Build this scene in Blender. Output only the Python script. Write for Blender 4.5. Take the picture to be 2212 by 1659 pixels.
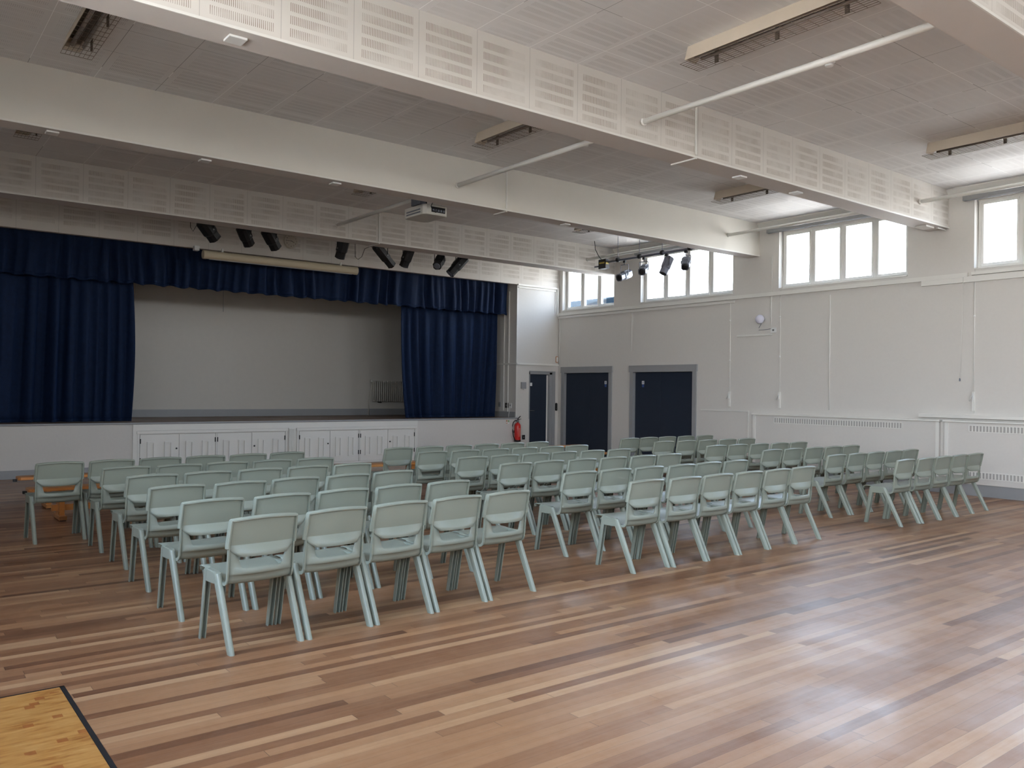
import bpy, bmesh, math, random
from mathutils import Vector, Matrix
from math import sin, cos, pi, radians
random.seed(7)
for o in list(bpy.data.objects): bpy.data.objects.remove(o, do_unlink=True)
S = bpy.context.scene
COL = S.collection
# ------------------------------------------------------------------ camera, light, exposure
cam = bpy.data.cameras.new('camera'); cam_o = bpy.data.objects.new('camera', cam); COL.objects.link(cam_o)
cam.sensor_width = 36.0; cam.lens = 1788.08/2212*36.0; cam.clip_end = 300
_r = Vector((0.78915398, -0.61406325, 0.0127402)); _u = Vector((-0.01468514, 0.00187271, 0.99989041)); _f = Vector((0.61401982, 0.78925459, 0.00753975))
M = Matrix.Identity(4)
for i in range(3):
    M[i][0] = _r[i]; M[i][1] = _u[i]; M[i][2] = -_f[i]
M.translation = Vector((0, 0, 1.55))
cam_o.matrix_world = M
S.camera = cam_o
S.view_settings.view_transform = 'Standard'; S.view_settings.look = 'None'
S.view_settings.gamma = 1.0; S.view_settings.use_curve_mapping = False
S.view_settings.exposure = 2.05
S.cycles.caustics_reflective = False; S.cycles.caustics_refractive = False
SKY = 5.2
w = bpy.data.worlds.new('sky'); S.world = w; w.use_nodes = True
nt = w.node_tree; nt.nodes.clear()
wo = nt.nodes.new('ShaderNodeOutputWorld'); bg = nt.nodes.new('ShaderNodeBackground')
tc = nt.nodes.new('ShaderNodeTexCoord'); sx = nt.nodes.new('ShaderNodeSeparateXYZ'); cr = nt.nodes.new('ShaderNodeValToRGB')
nt.links.new(tc.outputs['Generated'], sx.inputs[0]); nt.links.new(sx.outputs['Z'], cr.inputs[0])
cr.color_ramp.elements[0].position = 0.0; cr.color_ramp.elements[0].color = (.42, .41, .38, 1)
cr.color_ramp.elements[1].position = 1.0; cr.color_ramp.elements[1].color = (.42, .60, .95, 1)
e = cr.color_ramp.elements.new(.03); e.color = (.90, .95, 1, 1)
e = cr.color_ramp.elements.new(.12); e.color = (.86, .93, 1.0, 1)
e = cr.color_ramp.elements.new(.34); e.color = (.58, .76, 1.0, 1)
nt.links.new(cr.outputs[0], bg.inputs[0]); bg.inputs[1].default_value = SKY
nt.links.new(bg.outputs[0], wo.inputs[0])
added_sun = bpy.data.lights.new('added_sun', 'SUN'); added_sun.energy = 26; added_sun.angle = radians(.5); added_sun.color = (1, .96, .9)  # added to light the paving outside, whose bounce brightens the hall
so = bpy.data.objects.new('added_sun', added_sun); COL.objects.link(so); so.rotation_euler = (radians(-42), 0, 0)
def portal(loc, rot, sx_, sy_):
    l = bpy.data.lights.new('window_daylight', 'AREA'); l.shape = 'RECTANGLE'; l.size = sx_; l.size_y = sy_
    l.cycles.is_portal = True
    o = bpy.data.objects.new('window_daylight', l); COL.objects.link(o); o.location = loc; o.rotation_euler = rot
WR = [(13.70, 15.50, 3.53, 4.64), (10.36, 12.86, 3.53, 4.64), (6.83, 9.30, 3.53, 4.64), (3.33, 5.78, 3.53, 4.64), (-.23, 2.22, 3.53, 4.64), (-3.9, -1.4, 3.53, 4.64)]  # last two lie out of view, added to brighten the hall
for a, b, c, d in WR: portal((13.74, (a+b)/2, (c+d)/2), (0, radians(90), 0), d-c, b-a)
WL_ADDED = [(3.33, 5.78, 1.7, 4.64), (-.23, 2.22, 1.2, 4.64), (-3.9, -1.4, 1.2, 4.64)]  # out-of-view left windows, added and made tall for more daylight
for a, b, c, d in WL_ADDED: portal((-1.32, (a+b)/2, (c+d)/2), (0, radians(-90), 0), d-c, b-a)
REAR_ADDED = [(.4, 3.4), (4.7, 7.7), (9.0, 12.0)]; RZ = (3.3, 4.6)  # unseen rear windows, put in to light the hall from behind
for a, b in REAR_ADDED: portal(((a+b)/2, -4.62, (RZ[0]+RZ[1])/2), (radians(90), 0, 0), b-a, RZ[1]-RZ[0])

# ------------------------------------------------------------------ materials
def srgb(r, g, b):
    f = lambda c: (c/255/12.92) if c/255 <= .04045 else ((c/255+.055)/1.055)**2.4
    return (f(r), f(g), f(b), 1)
class N:
    def __init__(s, name):
        s.m = bpy.data.materials.new(name); s.m.use_nodes = True; s.t = s.m.node_tree
        s.p = s.t.nodes['Principled BSDF']
    def n(s, kind, **k):
        x = s.t.nodes.new(kind)
        for a, b in k.items(): setattr(x, a, b)
        return x
    def l(s, a, b): s.t.links.new(a, b)
    def val(s, inp, v):
        if hasattr(v, 'is_linked') or hasattr(v, 'links'): s.l(v, inp)
        else: inp.default_value = v
    def math(s, op, a, b=0.0, c=None):
        x = s.n('ShaderNodeMath', operation=op); s.val(x.inputs[0], a); s.val(x.inputs[1], b)
        if c is not None: s.val(x.inputs[2], c)
        return x.outputs[0]
    def coord(s, which='Object'):
        return s.n('ShaderNodeTexCoord').outputs[which]
    def noise(s, scale, vec=None, detail=3, rough=.55):
        x = s.n('ShaderNodeTexNoise'); x.inputs['Scale'].default_value = scale; x.inputs['Detail'].default_value = detail
        x.inputs['Roughness'].default_value = rough
        s.l(vec if vec is not None else s.coord(), x.inputs['Vector']); return x.outputs['Fac']
    def ramp(s, fac, stops):
        x = s.n('ShaderNodeValToRGB'); el = x.color_ramp.elements
        el[0].position, el[0].color = stops[0]; el[1].position, el[1].color = stops[-1]
        for p, c in stops[1:-1]:
            q = el.new(p); q.color = c
        s.l(fac, x.inputs[0]); return x.outputs[0]
    def mix(s, fac, a, b):
        x = s.n('ShaderNodeMix', data_type='RGBA'); s.val(x.inputs[0], fac); s.val(x.inputs[6], a); s.val(x.inputs[7], b); return x.outputs[2]
    def bump(s, h, strength=.2, dist=.01):
        x = s.n('ShaderNodeBump'); x.inputs['Strength'].default_value = strength; x.inputs['Distance'].default_value = dist
        s.l(h, x.inputs['Height']); s.l(x.outputs[0], s.p.inputs['Normal'])
def simple(name, col, rough=.5, metal=0.0, var=.06, bump=0.0, scale=40, spec=.5):
    k = N(name); c2 = tuple(x*(1-var) for x in col[:3])+(1,)
    f = k.noise(scale)
    k.l(k.mix(f, col, c2), k.p.inputs['Base Color'])
    k.p.inputs['Roughness'].default_value = rough; k.p.inputs['Metallic'].default_value = metal
    k.p.inputs['Specular IOR Level'].default_value = spec
    if bump: k.bump(f, bump, .004)
    return k.m
WHITE = srgb(226, 223, 216)
M_wall = simple('plaster_white', srgb(216, 212, 206), .75, var=.05, bump=.35, scale=22)
M_stagewall = simple('cream_stage_plaster', srgb(212, 207, 198), .75, var=.06, bump=.3, scale=10)
M_paint = simple('gloss_white_paint', srgb(230, 228, 222), .4, var=.04, scale=6)
M_beamplain = simple('beam_plaster', srgb(226, 222, 213), .7, var=.05, scale=3)
M_grey = simple('grey_trim_paint', srgb(156, 157, 158), .5, var=.05, scale=8)
M_soffit = simple('soffit_paint', srgb(215, 208, 203), .7, var=.05, scale=4)
M_door = simple('navy_door', srgb(36, 46, 62), .5, var=.15, scale=4)
M_dark = simple('black_metal', srgb(18, 18, 20), .45, var=.2)
M_greymetal = simple('grey_metal', srgb(118, 122, 134), .4, metal=.3)
M_steel = simple('steel', srgb(150, 150, 150), .35, metal=.8)
M_rubber = simple('black_rubber', srgb(20, 20, 22), .6)
M_cream = simple('cream_enamel', srgb(204, 190, 172), .45, var=.08, scale=5)
M_guard = simple('guard_wire', srgb(120, 106, 92), .5, metal=.3)
M_tube = simple('lamp_tube', srgb(140, 128, 120), .3)
M_brown = simple('light_body_inside', srgb(96, 84, 74), .6)
M_red = simple('extinguisher_red', srgb(206, 40, 34), .3, var=.08)
M_label = simple('label_cream', srgb(225, 150, 130), .5)
M_whiteplastic = simple('white_plastic', srgb(232, 232, 230), .4, var=.03)
M_orange = simple('faded_orange', srgb(200, 150, 115), .5)
M_yellow = simple('yellow_label', srgb(190, 165, 70), .5)
M_slot = simple('slot_grey', srgb(176, 173, 168), .8)
M_screen = simple('screen_case_cream', srgb(204, 192, 166), .45, var=.05, scale=5)
M_signblue = simple('sign_blue', srgb(60, 90, 150), .4)
M_roof = simple('dark_slate_roof', srgb(24, 33, 40), 1.0, spec=0.0)
M_ground = simple('outside_paving', srgb(168, 164, 156), .9, var=.15, scale=1)
M_clock = simple('clock_face', srgb(206, 198, 184), .5)
M_proj = simple('projector_plastic', srgb(205, 202, 194), .45, var=.04)

def plastic():
    k = N('sage_plastic')
    f = k.noise(900, detail=1); g = k.noise(5)
    c = k.mix(f, srgb(132, 137, 124), srgb(148, 153, 139))
    k.l(c, k.p.inputs['Base Color']); k.p.inputs['Roughness'].default_value = .38
    k.bump(k.noise(700, detail=1), .12, .001)
    return k.m
M_chair = plastic()

def perforated(name, col, darkc, axis_u='X', axis_v='Z', period=.62, u0=3.105, v0=4.225, ceiling=False, strength=1.0):
    k = N(name)
    pos = k.n('ShaderNodeNewGeometry').outputs['Position']
    sp = k.n('ShaderNodeSeparateXYZ'); k.l(pos, sp.inputs[0])
    U = sp.outputs[axis_u]; V = sp.outputs[axis_v]
    fu = k.math('FLOORED_MODULO', k.math('SUBTRACT', U, u0), period)
    fv = k.math('SUBTRACT', V, v0)
    if ceiling: fv = k.math('FLOORED_MODULO', fv, period)
    iu = k.math('MULTIPLY', k.math('GREATER_THAN', fu, .068), k.math('LESS_THAN', fu, .562))
    row = k.math('FLOORED_MODULO', k.math('SUBTRACT', fv, .063), .101)
    ir = k.math('LESS_THAN', row, .068)
    iv = k.math('MULTIPLY', k.math('GREATER_THAN', fv, .063), k.math('LESS_THAN', fv, .545))
    sl = k.math('LESS_THAN', k.math('FLOORED_MODULO', fu, .0155), .0052)
    mask = k.math('MULTIPLY', k.math('MULTIPLY', iu, iv), k.math('MULTIPLY', ir, sl))
    # paint filled slots here and there
    nz = k.noise(.8 if ceiling else 2.2, pos, 4, .6)
    fill = k.n('ShaderNodeMapRange'); fill.inputs[1].default_value = .44 if ceiling else .40; fill.inputs[2].default_value = .62 if ceiling else .58
    k.l(nz, fill.inputs[0])
    mask = k.math('MULTIPLY', mask, k.math('MULTIPLY_ADD', fill.outputs[0], .88, .12) if ceiling else k.math('MULTIPLY_ADD', fill.outputs[0], .8, .2))
    su = k.math('LESS_THAN', fu, .005)
    seam = su
    if ceiling: seam = k.math('MAXIMUM', su, k.math('LESS_THAN', fv, .005))
    sn = k.math('GREATER_THAN', k.noise(.9, pos, 2), .56)
    base = k.mix(k.noise(3, pos), col, tuple(x*.94 for x in col[:3])+(1,))
    c = k.mix(k.math('MULTIPLY', mask, strength), base, darkc)
    seamc = k.mix(sn, (1, 1, 1, 1), tuple(x*.4 for x in col[:3])+(1,)) if ceiling else tuple(x*.68 for x in col[:3])+(1,)
    c = k.mix(seam, c, seamc)
    k.l(c, k.p.inputs['Base Color']); k.p.inputs['Roughness'].default_value = .75
    k.p.inputs['Specular IOR Level'].default_value = .2
    return k.m
M_perf = perforated('perforated_beam_board', srgb(220, 215, 208), srgb(148, 134, 120))
M_perfH = perforated('perforated_header_board', srgb(217, 212, 205), srgb(155, 144, 132), v0=4.18)
M_ceil = perforated('perforated_ceiling_tile', srgb(226, 224, 223), srgb(140, 134, 132), 'X', 'Y', u0=.0, v0=2.67, ceiling=True, strength=.5)

def boards(name, cols, width=.072, length=1.9, axis='X', rough=(.2, .42), gapdark=.35, coat=0.0, spec=.5):
    k = N(name)
    pos = k.n('ShaderNodeNewGeometry').outputs['Position']
    sp = k.n('ShaderNodeSeparateXYZ'); k.l(pos, sp.inputs[0])
    A, B = (sp.outputs['X'], sp.outputs['Y']) if axis == 'X' else (sp.outputs['Y'], sp.outputs['X'])
    rr = k.math('DIVIDE', B, width); row = k.math('FLOOR', rr); fr = k.math('FRACT', rr)
    wn = k.n('ShaderNodeTexWhiteNoise', noise_dimensions='1D'); k.l(row, wn.inputs['W'])
    aa = k.math('ADD', k.math('DIVIDE', A, length), k.math('MULTIPLY', wn.outputs['Value'], 17.0))
    ix = k.math('FLOOR', aa); fa = k.math('FRACT', aa)
    cb = k.n('ShaderNodeCombineXYZ'); k.l(ix, cb.inputs[0]); k.l(row, cb.inputs[1])
    w2 = k.n('ShaderNodeTexWhiteNoise', noise_dimensions='2D'); k.l(cb.outputs[0], w2.inputs['Vector'])
    # grain along the board
    st = k.n('ShaderNodeVectorMath', operation='MULTIPLY'); k.l(pos, st.inputs[0])
    st.inputs[1].default_value = (1.2, 22, 1) if axis == 'X' else (22, 1.2, 1)
    ad = k.n('ShaderNodeVectorMath', operation='ADD'); k.l(st.outputs[0], ad.inputs[0])
    cc = k.n('ShaderNodeCombineXYZ'); k.l(k.math('MULTIPLY', w2.outputs['Value'], 40.0), cc.inputs[0]); k.l(cc.outputs[0], ad.inputs[1])
    gr = k.noise(1.6, ad.outputs[0], 5, .6)
    big = k.noise(.35, pos, 3)
    t = k.math('ADD', k.math('MULTIPLY', w2.outputs['Value'], .92), k.math('MULTIPLY_ADD', gr, .22, -.07))
    c = k.ramp(t, cols)
    c = k.mix(k.math('MULTIPLY', big, .35), c, srgb(156, 113, 80))
    gap = k.math('MAXIMUM', k.math('LESS_THAN', fr, .022), k.math('LESS_THAN', fa, .0016))
    g2 = k.math('MULTIPLY', gap, k.math('MULTIPLY_ADD', k.noise(1.3, pos, 2), .9, gapdark-.1))
    c = k.mix(g2, c, srgb(70, 48, 38))
    k.l(c, k.p.inputs['Base Color'])
    # worn varnish: large soft patches and fine scuffs
    mr = k.n('ShaderNodeMapRange'); mr.inputs[1].default_value = .35; mr.inputs[2].default_value = .68
    mr.inputs[3].default_value = rough[0]; mr.inputs[4].default_value = rough[1]
    k.l(k.math('ADD', k.math('MULTIPLY', k.noise(1.1, pos, 4, .6), .88), k.math('MULTIPLY', gr, .12)), mr.inputs[0])
    k.l(mr.outputs[0], k.p.inputs['Roughness'])
    ms = k.n('ShaderNodeMapRange'); ms.inputs[1].default_value = .38; ms.inputs[2].default_value = .62; ms.inputs[3].default_value = spec*.45; ms.inputs[4].default_value = spec*1.7
    k.l(k.math('ADD', k.math('MULTIPLY', k.noise(2.6, pos, 6, .68), .7), k.math('MULTIPLY', gr, .3)), ms.inputs[0]); k.l(ms.outputs[0], k.p.inputs['Specular IOR Level'])
    h = k.math('ADD', k.math('MULTIPLY', k.noise(45, pos, 3, .6), .45), k.math('ADD', k.math('MULTIPLY', w2.outputs['Value'], .5), k.math('MULTIPLY', gap, -1.0)))
    k.bump(h, .14, .004)
    if coat: k.p.inputs['Coat Weight'].default_value = coat; k.p.inputs['Coat Roughness'].default_value = .12
    return k.m
M_floor = boards('varnished_floorboards', [(0.0, srgb(88, 54, 36)), (.14, srgb(120, 80, 54)), (.45, srgb(150, 108, 76)), (.8, srgb(166, 125, 90)), (1.0, srgb(192, 155, 117))], rough=(.285, .44), spec=.56, width=.066)
M_stagefloor = boards('stage_boards', [(0.0, srgb(70, 52, 42)), (.5, srgb(100, 76, 62)), (1.0, srgb(124, 98, 82))], rough=(.35, .55))
M_bench = boards('bench_wood', [(0.0, srgb(196, 120, 56)), (.5, srgb(214, 142, 74)), (1.0, srgb(226, 162, 96))], width=.09, length=4, rough=(.25, .4), gapdark=.15)

def hatch():
    k = N('bare_yellow_wood')
    pos = k.n('ShaderNodeNewGeometry').outputs['Position']
    st = k.n('ShaderNodeVectorMath', operation='MULTIPLY'); k.l(pos, st.inputs[0]); st.inputs[1].default_value = (1, 5, 1)
    g = k.noise(6, st.outputs[0], 6, .6); g2 = k.noise(9, pos, 3)
    c = k.ramp(g, [(.3, srgb(146, 88, 38)), (.46, srgb(176, 124, 62)), (.75, srgb(196, 150, 88))])
    vor = k.n('ShaderNodeTexVoronoi'); vor.inputs['Scale'].default_value = 9; vor.distance = 'CHEBYCHEV'; k.l(pos, vor.inputs['Vector'])
    sp = k.math('MULTIPLY', k.math('LESS_THAN', vor.outputs['Distance'], .19), k.math('GREATER_THAN', k.noise(3.5, pos, 2), .47))
    c = k.mix(k.math('MULTIPLY', sp, .8), c, srgb(150, 84, 38))
    k.l(c, k.p.inputs['Base Color']); k.p.inputs['Roughness'].default_value = .45
    return k.m
M_hatch = hatch()

def velvet():
    k = N('navy_velvet')
    f = k.noise(14); c = k.mix(f, srgb(8, 22, 46), srgb(15, 37, 70))
    k.l(c, k.p.inputs['Base Color']); k.p.inputs['Roughness'].default_value = .75
    k.p.inputs['Sheen Weight'].default_value = .2; k.p.inputs['Sheen Roughness'].default_value = .4
    k.p.inputs['Sheen Tint'].default_value = srgb(70, 110, 190)
    k.p.inputs['Specular IOR Level'].default_value = .2
    return k.m
M_velvet = velvet()
def glass():
    k = N('window_glass'); t = k.t; out = t.nodes['Material Output']
    tr = k.n('ShaderNodeBsdfTransparent'); gl = k.n('ShaderNodeBsdfGlossy'); gl.inputs['Roughness'].default_value = .02
    fr = k.n('ShaderNodeFresnel'); fr.inputs[0].default_value = 1.45
    mx = k.n('ShaderNodeMixShader'); k.l(k.math('MULTIPLY', fr.outputs[0], .6), mx.inputs[0]); k.l(tr.outputs[0], mx.inputs[1]); k.l(gl.outputs[0], mx.inputs[2])
    t.nodes.remove(k.p); k.l(mx.outputs[0], out.inputs[0]); return k.m
M_glass = glass()

# ------------------------------------------------------------------ mesh helpers
class G:
    def __init__(s): s.v = []; s.f = []; s.sm = []
    def add(s, vs, fs, smooth=False):
        b = len(s.v); s.v += [tuple(x) for x in vs]; s.f += [tuple(i+b for i in f) for f in fs]; s.sm += [smooth]*len(fs); return s
    def box(s, x0, x1, y0, y1, z0, z1):
        v = [(x, y, z) for x in (x0, x1) for y in (y0, y1) for z in (z0, z1)]
        return s.add(v, [(0, 1, 3, 2), (4, 6, 7, 5), (0, 4, 5, 1), (2, 3, 7, 6), (0, 2, 6, 4), (1, 5, 7, 3)])
    def prism(s, poly, axis, a, b):
        """polygon (p,q) extruded along axis between a and b"""
        def mk(p, q, t): return {'x': (t, p, q), 'y': (p, t, q), 'z': (p, q, t)}[axis]
        n = len(poly); v = [mk(p, q, a) for p, q in poly]+[mk(p, q, b) for p, q in poly]
        f = [(i, (i+1) % n, n+(i+1) % n, n+i) for i in range(n)]+[tuple(range(n-1, -1, -1)), tuple(range(n, 2*n))]
        return s.add(v, f)
    def loft(s, rings, caps=True, smooth=True):
        n = len(rings[0]); v = [p for r in rings for p in r]; f = []
        for k in range(len(rings)-1):
            for i in range(n): f.append((k*n+i, k*n+(i+1) % n, (k+1)*n+(i+1) % n, (k+1)*n+i))
        s.add(v, f, smooth)
        if caps:
            b = len(s.v)-len(v)
            s.f += [tuple(b+i for i in range(n-1, -1, -1)), tuple(b+(len(rings)-1)*n+i for i in range(n))]; s.sm += [False, False]
        return s
    def tube(s, path, r, n=8, caps=True):
        path = [Vector(p) for p in path]; rings = []
        up = Vector((0, 0, 1))
        for i, p in enumerate(path):
            d = (path[min(i+1, len(path)-1)]-path[max(i-1, 0)]).normalized()
            a = d.cross(up)
            if a.length < 1e-3: a = d.cross(Vector((1, 0, 0)))
            a.normalize(); b = d.cross(a).normalized()
            rr = r[i] if isinstance(r, (list, tuple)) else r
            rings.append([tuple(p+a*cos(2*pi*k/n)*rr+b*sin(2*pi*k/n)*rr) for k in range(n)])
        return s.loft(rings, caps)
    def lathe(s, prof, n=20, c=(0, 0, 0)):
        rings = [[(c[0]+r*cos(2*pi*k/n), c[1]+r*sin(2*pi*k/n), c[2]+z) for k in range(n)] for r, z in prof]
        return s.loft(rings)
    def grid(s, pts, smooth=True, skip=None):
        """pts[row][col]"""
        nr, nc = len(pts), len(pts[0]); f = []
        for i in range(nr-1):
            for j in range(nc-1):
                if skip and skip(i, j): continue
                f.append((i*nc+j, i*nc+j+1, (i+1)*nc+j+1, (i+1)*nc+j))
        return s.add([p for r in pts for p in r], f, smooth)
    def xf(s, m):
        s.v = [tuple(m @ Vector(p)) for p in s.v]; return s
    def obj(s, name, mat, parent=None, loc=(0, 0, 0), rot=None):
        me = bpy.data.meshes.new(name); me.from_pydata(s.v, [], s.f); me.update()
        for p, q in zip(me.polygons, s.sm): p.use_smooth = q
        bm = bmesh.new(); bm.from_mesh(me); bmesh.ops.remove_doubles(bm, verts=bm.verts, dist=1e-5)
        bmesh.ops.recalc_face_normals(bm, faces=bm.faces); bm.to_mesh(me); bm.free()
        me.materials.append(mat); o = bpy.data.objects.new(name, me); COL.objects.link(o)
        o.location = loc
        if rot: o.rotation_euler = rot
        if parent: o.parent = parent
        return o
def thing(name, label, cat, loc=(0, 0, 0), rz=0.0, group=None):
    o = bpy.data.objects.new(name, None); COL.objects.link(o); o.empty_display_size = .1
    o.location = loc; o.rotation_euler = (0, 0, rz); o['label'] = label; o['category'] = cat
    if group: o['group'] = group
    return o
def tag(o, label, cat, group=None):
    o['label'] = label; o['category'] = cat
    if group: o['group'] = group
    return o
def struct(name, g, mat, parent=None):
    o = g.obj(name, mat, parent)
    if not parent: o['kind'] = 'structure'
    return o
def bevel(o, w=.004, seg=2):
    m = o.modifiers.new('bevel', 'BEVEL'); m.width = w; m.segments = seg; m.limit_method = 'ANGLE'; m.angle_limit = radians(40); return o
def copy_thing(root, loc, rz, label):
    r = root.copy(); COL.objects.link(r); r.location = loc; r.rotation_euler = (0, 0, rz); r['label'] = label
    for ch in list(root.children):
        c = ch.copy(); COL.objects.link(c); c.parent = r
        for g in list(ch.children):
            d = g.copy(); COL.objects.link(d); d.parent = c
    return r

# ------------------------------------------------------------------ shell of the hall
XL, XR, YB, YS, HC = -1.2, 13.62, -4.6, 15.64, 4.842
YBW = 18.3
struct('floor', G().box(XL, XR, YB, YS, -.12, 0), M_floor)
struct('ceiling', G().box(XL, XR+.3, YB-.2, YBW+.2, HC, HC+.12), M_ceil)
def wall_with_holes(holes, a0, a1, z0, z1, mk):
    """tile a wall with boxes around rectangular holes (a,b,c,d)"""
    g = G(); xs = sorted({a0, a1}|{h[0] for h in holes}|{h[1] for h in holes})
    for i in range(len(xs)-1):
        p, q = xs[i], xs[i+1]; z = z0
        for h in sorted([h for h in holes if h[0] <= p+1e-6 and h[1] >= q-1e-6], key=lambda h: h[2]):
            if h[2] > z+1e-6: mk(g, p, q, z, h[2])
            z = h[3]
        if z < z1-1e-6: mk(g, p, q, z, z1)
    return g
struct('wall_left', wall_with_holes(WL_ADDED, YB-.2, YBW+.2, -.12, HC, lambda g, p, q, a, b: g.box(XL-.2, XL, p, q, a, b)), M_wall)
D2 = (13.72, 15.48, 0, 1.99); D3 = (11.24, 13.14, 0, 1.99)
g = wall_with_holes([*WR, D2, D3], YB-.2, YBW+.2, -.12, HC, lambda g, p, q, a, b: g.box(XR, XR+.25, p, q, a, b))
struct('wall_right', g, M_wall)
g = wall_with_holes([(a, b, *RZ) for a, b in REAR_ADDED], XL-.2, XR+.25, -.12, HC, lambda g, p, q, a, b: g.box(p, q, YB-.2, YB, a, b))
struct('wall_rear', g, M_wall)
# stage front wall: pillar beside the stage with its door, and header above the opening
g = wall_with_holes([(12.69, 13.42, 0, 2.0)], 12.30, XR, 0, 4.10, lambda g, p, q, a, b: g.box(p, q, YS, YS+.14, a, b))
g.box(12.30, 12.42, YS+.14, YBW, 0, HC)
struct('wall_front', g, M_wall)
struct('wall_header', G().box(XL, XR, YS, YS+.12, 4.10, HC), M_perfH)
struct('wall_back', G().box(XL-.2, XR+.25, YBW, YBW+.2, -.12, HC), M_stagewall)
# beams
beams = [(2.53, .33, M_perf, 4.225), (6.17, .33, M_perf, 4.225), (9.74, .27, M_beamplain, 4.205), (13.66, .36, M_perf, 4.25), (-1.05, .33, M_perf, 4.225)]
for y, d, m, z in beams:
    o = struct('ceiling_beam', G().box(XL, XR, y, y+d, z, HC), m)
    o.data.materials.append(M_soffit)
    for p in o.data.polygons:
        if abs(p.normal.z) > .5: p.material_index = 1
    lip = G().box(XL, XR, y-.012, y, z, z+.022)
    struct('beam_lip', lip, M_paint, o)
# stage
struct('stage_floor', G().box(XL, 12.30, YS-.03, YBW, .86, .894), M_stagefloor)
struct('stage_front', G().box(XL, 12.67, YS-.045, YS, 0, .86), M_wall)
struct('stage_nosing', G().box(XL, 12.32, YS-.065, YS-.0301, .866, .896), M_grey)
struct('baseboard_stage', G().box(XL, 3.68, YS-.06, YS-.046, 0, .14), M_grey)
struct('baseboard_back', G().box(XL, 12.3, YBW-.02, YBW, .894, 1.05), M_grey)
struct('baseboard_reveal', G().box(12.285, 12.30, YS+.02, YBW-.02, .894, 1.03), M_grey)
struct('baseboard_right', G().box(XR-.025, XR, YB, 11.2, 0, .18), M_grey)
# ------------------------------------------------------------------ trims on the pillar
struct('trim_1', G().box(12.28, XR-.0, YS-.03, YS, 2.17, 2.215).box(12.27, 12.30, YS-.03, 16.4, 2.17, 2.21), M_paint)
struct('trim_2', G().box(12.30, 13.6, YS-.035, YS, 4.075, 4.115).box(13.54, 13.60, YS-.035, YS, 3.40, 4.075).box(13.50, 13.52, YS-.02, YS, 3.42, 4.03).box(12.32, 13.52, YS-.02, YS, 4.02, 4.045), M_paint)
struct('trim_3', G().box(12.29, 12.31, YS-.005, YS+.02, .9, 4.1), M_paint)
struct('trim_4', G().box(12.275, 12.30, 15.93, 15.96, 2.21, 3.95).box(12.28, 12.30, 16.12, 16.15, 1.05, 3.95).box(12.28, 12.30, 15.95, 15.975, 1.03, 2.17), M_paint)
# rail under the high windows
struct('trim_5', G().box(XR-.05, XR, 5.86, YS, 3.415, 3.485).box(XR-.03, XR, 10.3, YS, 3.35, 3.40), M_paint)
struct('trim_6', G().box(XR-.045, XR, YB, 6.58, 3.335, 3.425).box(XR-.055, XR, YB, 5.80, 3.44, 3.49), M_paint)
# cornice above the windows
struct('trim_7', G().prism([(XR, HC), (XR-.10, HC), (XR-.10, HC-.02), (XR-.03, HC-.09), (XR, HC-.09)], 'y', YB, YS), M_paint)

# ------------------------------------------------------------------ windows
def window(idx, y0, y1, z0, z1, n):
    fr = G(); X0, X1 = XR+.13, XR+.20
    fr.box(X0, X1, y0, y1, z0, z0+.055).box(X0, X1, y0, y1, z1-.05, z1).box(X0, X1, y0, y0+.05, z0+.055, z1-.05).box(X0, X1, y1-.05, y1, z0+.055, z1-.05)
    step = (y1-y0-.05)/n
    for i in range(1, n): 
        yc = y0+.025+i*step; fr.box(X0, X1, yc-.035, yc+.035, z0+.055, z1-.05)
    root = fr.obj('window_%d' % idx, M_paint); root['kind'] = 'structure'
    bevel(root, .006)
    for i in range(n):
        a = y0+.025+i*step+.03; b = a+step-.06; s = .035
        sh = G().box(X0-.015, X1-.02, a, b, z0+.055, z0+.055+s+.01).box(X0-.015, X1-.02, a, b, z1-.05-s, z1-.05).box(X0-.015, X1-.02, a, a+s, z0+.1, z1-.085).box(X0-.015, X1-.02, b-s, b, z0+.1, z1-.085)
        f = sh.obj('sash', M_paint, root); bevel(f, .004)
        G().box(X0+.02, X0+.026, a+s, b-s, z0+.1, z1-.085).obj('pane', M_glass, f)
    sl = G().box(XR-.02, XR+.13, y0+.001, y1-.001, z0, z0+.02); sl.obj('window_sill', M_paint, root)
for i, (a, b, c, d) in enumerate(WR): window(i+1, a, b, c, d, 3 if i == 0 else 4)
for i, (a, b) in enumerate(REAR_ADDED):  # frames and panes of the added rear windows
    fr = G(); z0, z1 = RZ; y = YB-.13
    fr.box(a, b, y, y+.06, z0, z0+.06).box(a, b, y, y+.06, z1-.06, z1)
    n = 4
    for k in range(n+1):
        x = a+.03+(b-a-.06)*k/n; fr.box(x-.03, x+.03, y, y+.06, z0+.06, z1-.06)
    root = struct('window_%d' % (i+7), fr, M_paint)
    for k in range(n):
        x0 = a+.06+(b-a-.06)*k/n; x1 = a+(b-a-.06)*(k+1)/n
        G().box(x0, x1, y+.02, y+.026, z0+.06, z1-.06).obj('pane', M_glass, root)

for i, (a, b, z0, z1) in enumerate(WL_ADDED):  # frames and panes of the added left windows
    fr = G(); x = XL-.15
    fr.box(x, x+.06, a, b, z0, z0+.06).box(x, x+.06, a, b, z1-.06, z1)
    for k in range(5):
        yy = a+.03+(b-a-.06)*k/4; fr.box(x, x+.06, yy-.03, yy+.03, z0+.06, z1-.06)
    root = struct('window_%d' % (i+10), fr, M_paint)
    for k in range(4): G().box(x+.02, x+.026, a+.06+(b-a-.06)*k/4, a+(b-a-.06)*(k+1)/4, z0+.06, z1-.06).obj('pane', M_glass, root)

# ------------------------------------------------------------------ doors
def hinge_leaf(g): return g
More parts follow.
